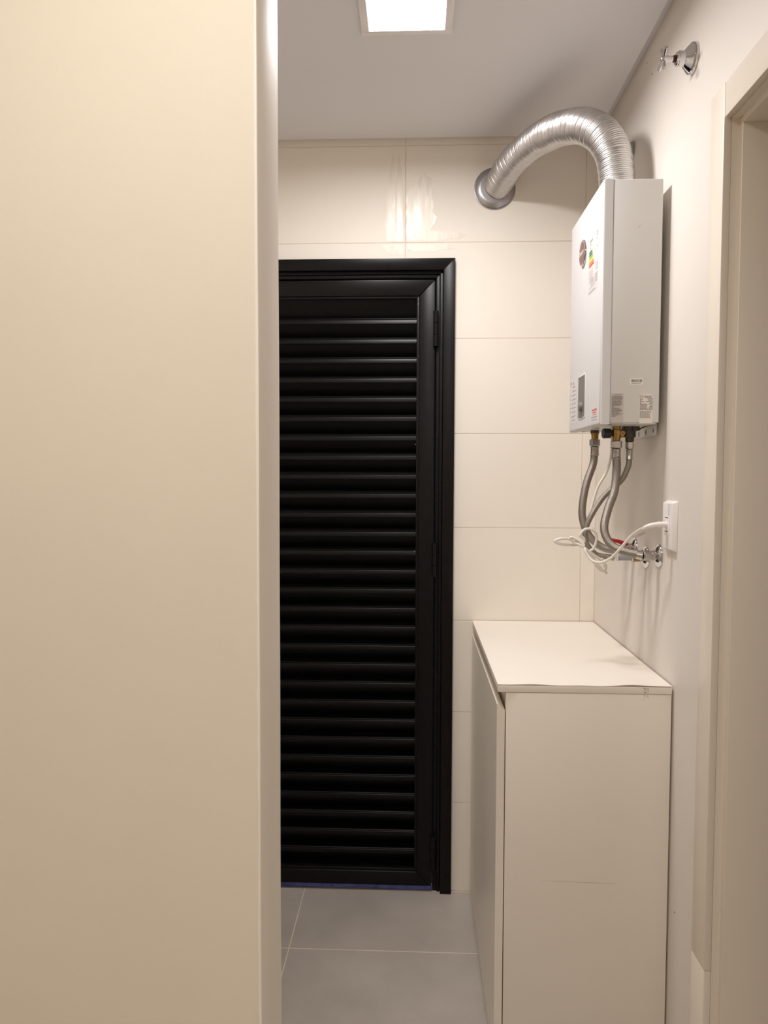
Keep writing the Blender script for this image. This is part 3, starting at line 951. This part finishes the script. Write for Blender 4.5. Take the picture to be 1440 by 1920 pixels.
cord_pts = [(0.5186, 2.0, 1.5800), (0.5187, 2.0, 1.5157), (0.5067, 2.0, 1.4663), (0.4843, 2.0, 1.425), (0.4714, 2.0, 1.3809), (0.4637, 2.0, 1.3505), (0.4584, 2.01, 1.3138), (0.4547, 2.01, 1.2832), (0.437, 1.985, 1.2728), (0.3987, 1.97, 1.2726), (0.3733, 1.965, 1.277), (0.3673, 1.965, 1.2837), (0.3839, 1.965, 1.2893), (0.4065, 1.97, 1.2877), (0.4234, 1.96, 1.2818), (0.4371, 1.955, 1.2769), (0.4396, 1.955, 1.2905), (0.4301, 1.955, 1.2986), (0.4379, 1.955, 1.3122), (0.4539, 1.955, 1.3163), (0.4687, 1.955, 1.3069), (0.4717, 1.955, 1.288), (0.4653, 1.955, 1.2663), (0.4548, 1.955, 1.2553), (0.462, 1.95, 1.2342), (0.4784, 1.95, 1.2127), (0.4905, 1.95, 1.2068), (0.4964, 1.95, 1.2169), (0.4875, 1.945, 1.2323), (0.4621, 1.94, 1.2489), (0.4381, 1.935, 1.2653), (0.4454, 1.925, 1.2463), (0.4564, 1.915, 1.2355), (0.4749, 1.905, 1.2347), (0.4942, 1.89, 1.2486), (0.5115, 1.87, 1.2748), (0.5282, 1.85, 1.3037), (0.5382, 1.825, 1.3197), (0.5441, 1.8, 1.3295)]
kb = (.48, 1.94, 1.205)
cord = thing('power_cord', kb, 'white power cord looped up under the heater and plugged into the socket', 'cord')
MB().tube(spline(cord_pts, 7), .0035, 10).build('cable', M_CORD, cord, kb, smooth=True)
# second strand of the tied bundle and the tie
MB().tube(spline([(.4400, 1.950, 1.2720), (.4250, 1.955, 1.2860), (.4060, 1.957, 1.2940), (.4150, 1.957, 1.2800), (.4370, 1.950, 1.2700), (.4560, 1.946, 1.2480), (.4740, 1.944, 1.2220), (.4880, 1.944, 1.2110), (.4930, 1.944, 1.2230), (.4820, 1.942, 1.2400)], 7), .0035, 10).build('cable_loop', M_CORD, cord, kb, smooth=True)
MB().tube(spline([(.4905, 1.948, 1.2085), (.4950, 1.948, 1.2040), (.4985, 1.948, 1.2000)], 4), .0034, 10).build('cable_tip', M_CORD, cord, kb, smooth=True)
pp = spline([(.5420, 1.806, 1.3270), (.5583, 1.797, 1.3350), (.5785, 1.7945, 1.3385), (.5990, 1.7945, 1.3385)], 8)
n = len(pp)
MB().tube(pp, lambda i, L: .80 * [.0044, .0040, .0046, .0052, .0058, .0062, .0066, .0069, .0072, .0076, .0072, .0078, .0072, .0080, .0074, .0084, .0086, .0086, .0086, .0088, .0088, .0088, .0088, .0088, .0088][min(i, 24)], 18).build('plug', M_WHTPL, cord, kb, smooth=True)
# loose warning tag film on the cable
tg = MB()
tg.add([(.530, 1.842, 1.3030), (.552, 1.826, 1.3180), (.560, 1.822, 1.3170), (.543, 1.836, 1.3030)], [(0, 1, 2, 3)])
tgo = tg.build('cable_tag', mat('clear tag', (.62, .57, .51), .25), cord, kb)

# ------------------------------------------------------------------ EXHAUST DUCT
eb = (.38, 2.28, HZ1)
duct = thing('exhaust_duct', eb, 'corrugated aluminium exhaust duct arching from the heater top to the tiled wall', 'duct')
dp = [(.5225, 2.000, HZ1 + .0005), (.5215, 2.000, 2.205), (.5175, 2.003, 2.255), (.5085, 2.010, 2.300), (.4855, 2.030, 2.352), (.4515, 2.080, 2.3965), (.4165, 2.160, 2.4305), (.3765, 2.260, 2.4535), (.3340, 2.360, 2.4570), (.2970, 2.450, 2.4430), (.2680, 2.548, 2.4180)]
raw = spline(dp, 30)
# resample by arc length
cum = [0]
for a, b in zip(raw, raw[1:]):
    cum.append(cum[-1] + (b - a).length)
Ltot = cum[-1]
STEP = .00082
N = int(Ltot / STEP)
P = []
k = 0
for i in range(N + 1):
    s = Ltot * i / N
    while k < len(cum) - 2 and cum[k + 1] < s:
        k += 1
    t = (s - cum[k]) / max(1e-9, cum[k + 1] - cum[k])
    P.append(raw[k].lerp(raw[k + 1], t))


def duct_r(i, L):
    def f(a):
        ph = L / .0050 + a / (2 * math.pi)            # fine spiral corrugation
        ph2 = L / .0215 + a / (2 * math.pi)           # wider crimped seam
        sm_ = 0.5 + 0.5 * math.cos(2 * math.pi * ph2)
        seam = sm_ ** 8
        wob = .0006 * math.sin(L * 31 + 2 * a) + .0005 * math.sin(L * 57 + 3 * a)
        return .0458 + .00085 * math.cos(2 * math.pi * ph) - .0016 * seam + wob
    return f


MB().tube(P, duct_r, 56).build('corrugated_tube', M_ALU, duct, eb, smooth=False)
o = bpy.data.objects['corrugated_tube']
o.data.polygons.foreach_set('use_smooth', [True] * len(o.data.polygons))
fl = MB().lathe([(.0690, 0), (.0690, .0030), (.0672, .0036), (.0668, .0016), (.0655, .0016), (.0650, .0050), (.0640, .0056), (.0505, .0125), (.0475, .0127)], (.2600, D, 2.4110), (0, -1, 0), 56)
flo = fl.build('wall_flange', M_STEELF, duct, eb, smooth=True)
MB().lathe([(.0482, 0), (.0482, .012)], (.5225, 2.000, HZ1 + .0002), up_, 40).build('heater_collar', M_STEELF, duct, eb, smooth=True)

# ------------------------------------------------------------------ STOP VALVE high on the right wall
VY, VZ = 1.720, 2.3760
vb0 = (XR, VY, VZ - .033)
tap = thing('stop_valve', vb0, 'chrome stop valve with cross handle high on the right wall', 'valve')
ax = (-1, 0, 0)
MB().lathe([(.0325, 0), (.0328, .003), (.0320, .0085), (.0300, .0105), (.0190, .0205), (.0165, .0225)], (XR, VY, VZ), ax, 40).build('escutcheon', M_CHROME, tap, vb0, smooth=True)
MB().lathe([(.0158, .018), (.0160, .034), (.0148, .0355), (.0148, .0375), (.0120, .0400)], (XR, VY, VZ), ax, 32).build('valve_body', M_CHROME, tap, vb0, smooth=True)
MB().lathe([(.0068, .038), (.0078, .040), (.0066, .042), (.0076, .044), (.0066, .046)], (XR, VY, VZ), ax, 20).build('spindle', mat('dark brass spindle', (.09, .05, .03), .5, .7), tap, vb0, smooth=True)
MB().lathe([(.0058, .0445), (.0060, .056), (.0070, .0575), (.0072, .0640), (.0078, .066), (.0070, .0700), (.0052, .0720), (.002, .0728)], (XR, VY, VZ), ax, 24).build('handle_hub', M_CHROME, tap, vb0, smooth=True)
for k in range(4):
    a = math.radians(24 + 90 * k)
    d = Vector((0, math.sin(a), math.cos(a)))
    d = (d + Vector((-.10, 0, 0))).normalized()
    MB().lathe([(.0032, .004), (.0036, .012), (.0046, .0245), (.0046, .0268), (.0034, .0280)], Vector((XR - .0655, VY, VZ)), d, 18).build('handle_arm', M_CHROME, tap, vb0, smooth=True)

# capped outlet half hidden behind the duct
kb2 = (XR, 2.205, 2.345)
cap = thing('pipe_outlet', kb2, 'round grey cap on the right wall half hidden behind the duct', 'pipe cap')
MB().lathe([(.0230, 0), (.0230, .026), (.0215, .0285), (.001, .0290)], (XR, 2.186, 2.3740), ax, 36).build('cap_disc', M_GREYV, cap, kb2, smooth=True)
MB().lathe([(.0262, 0), (.0262, .0035), (.0250, .0042)], (XR, 2.186, 2.3740), ax, 36).build('cap_ring', M_STEELF, cap, kb2, smooth=True)
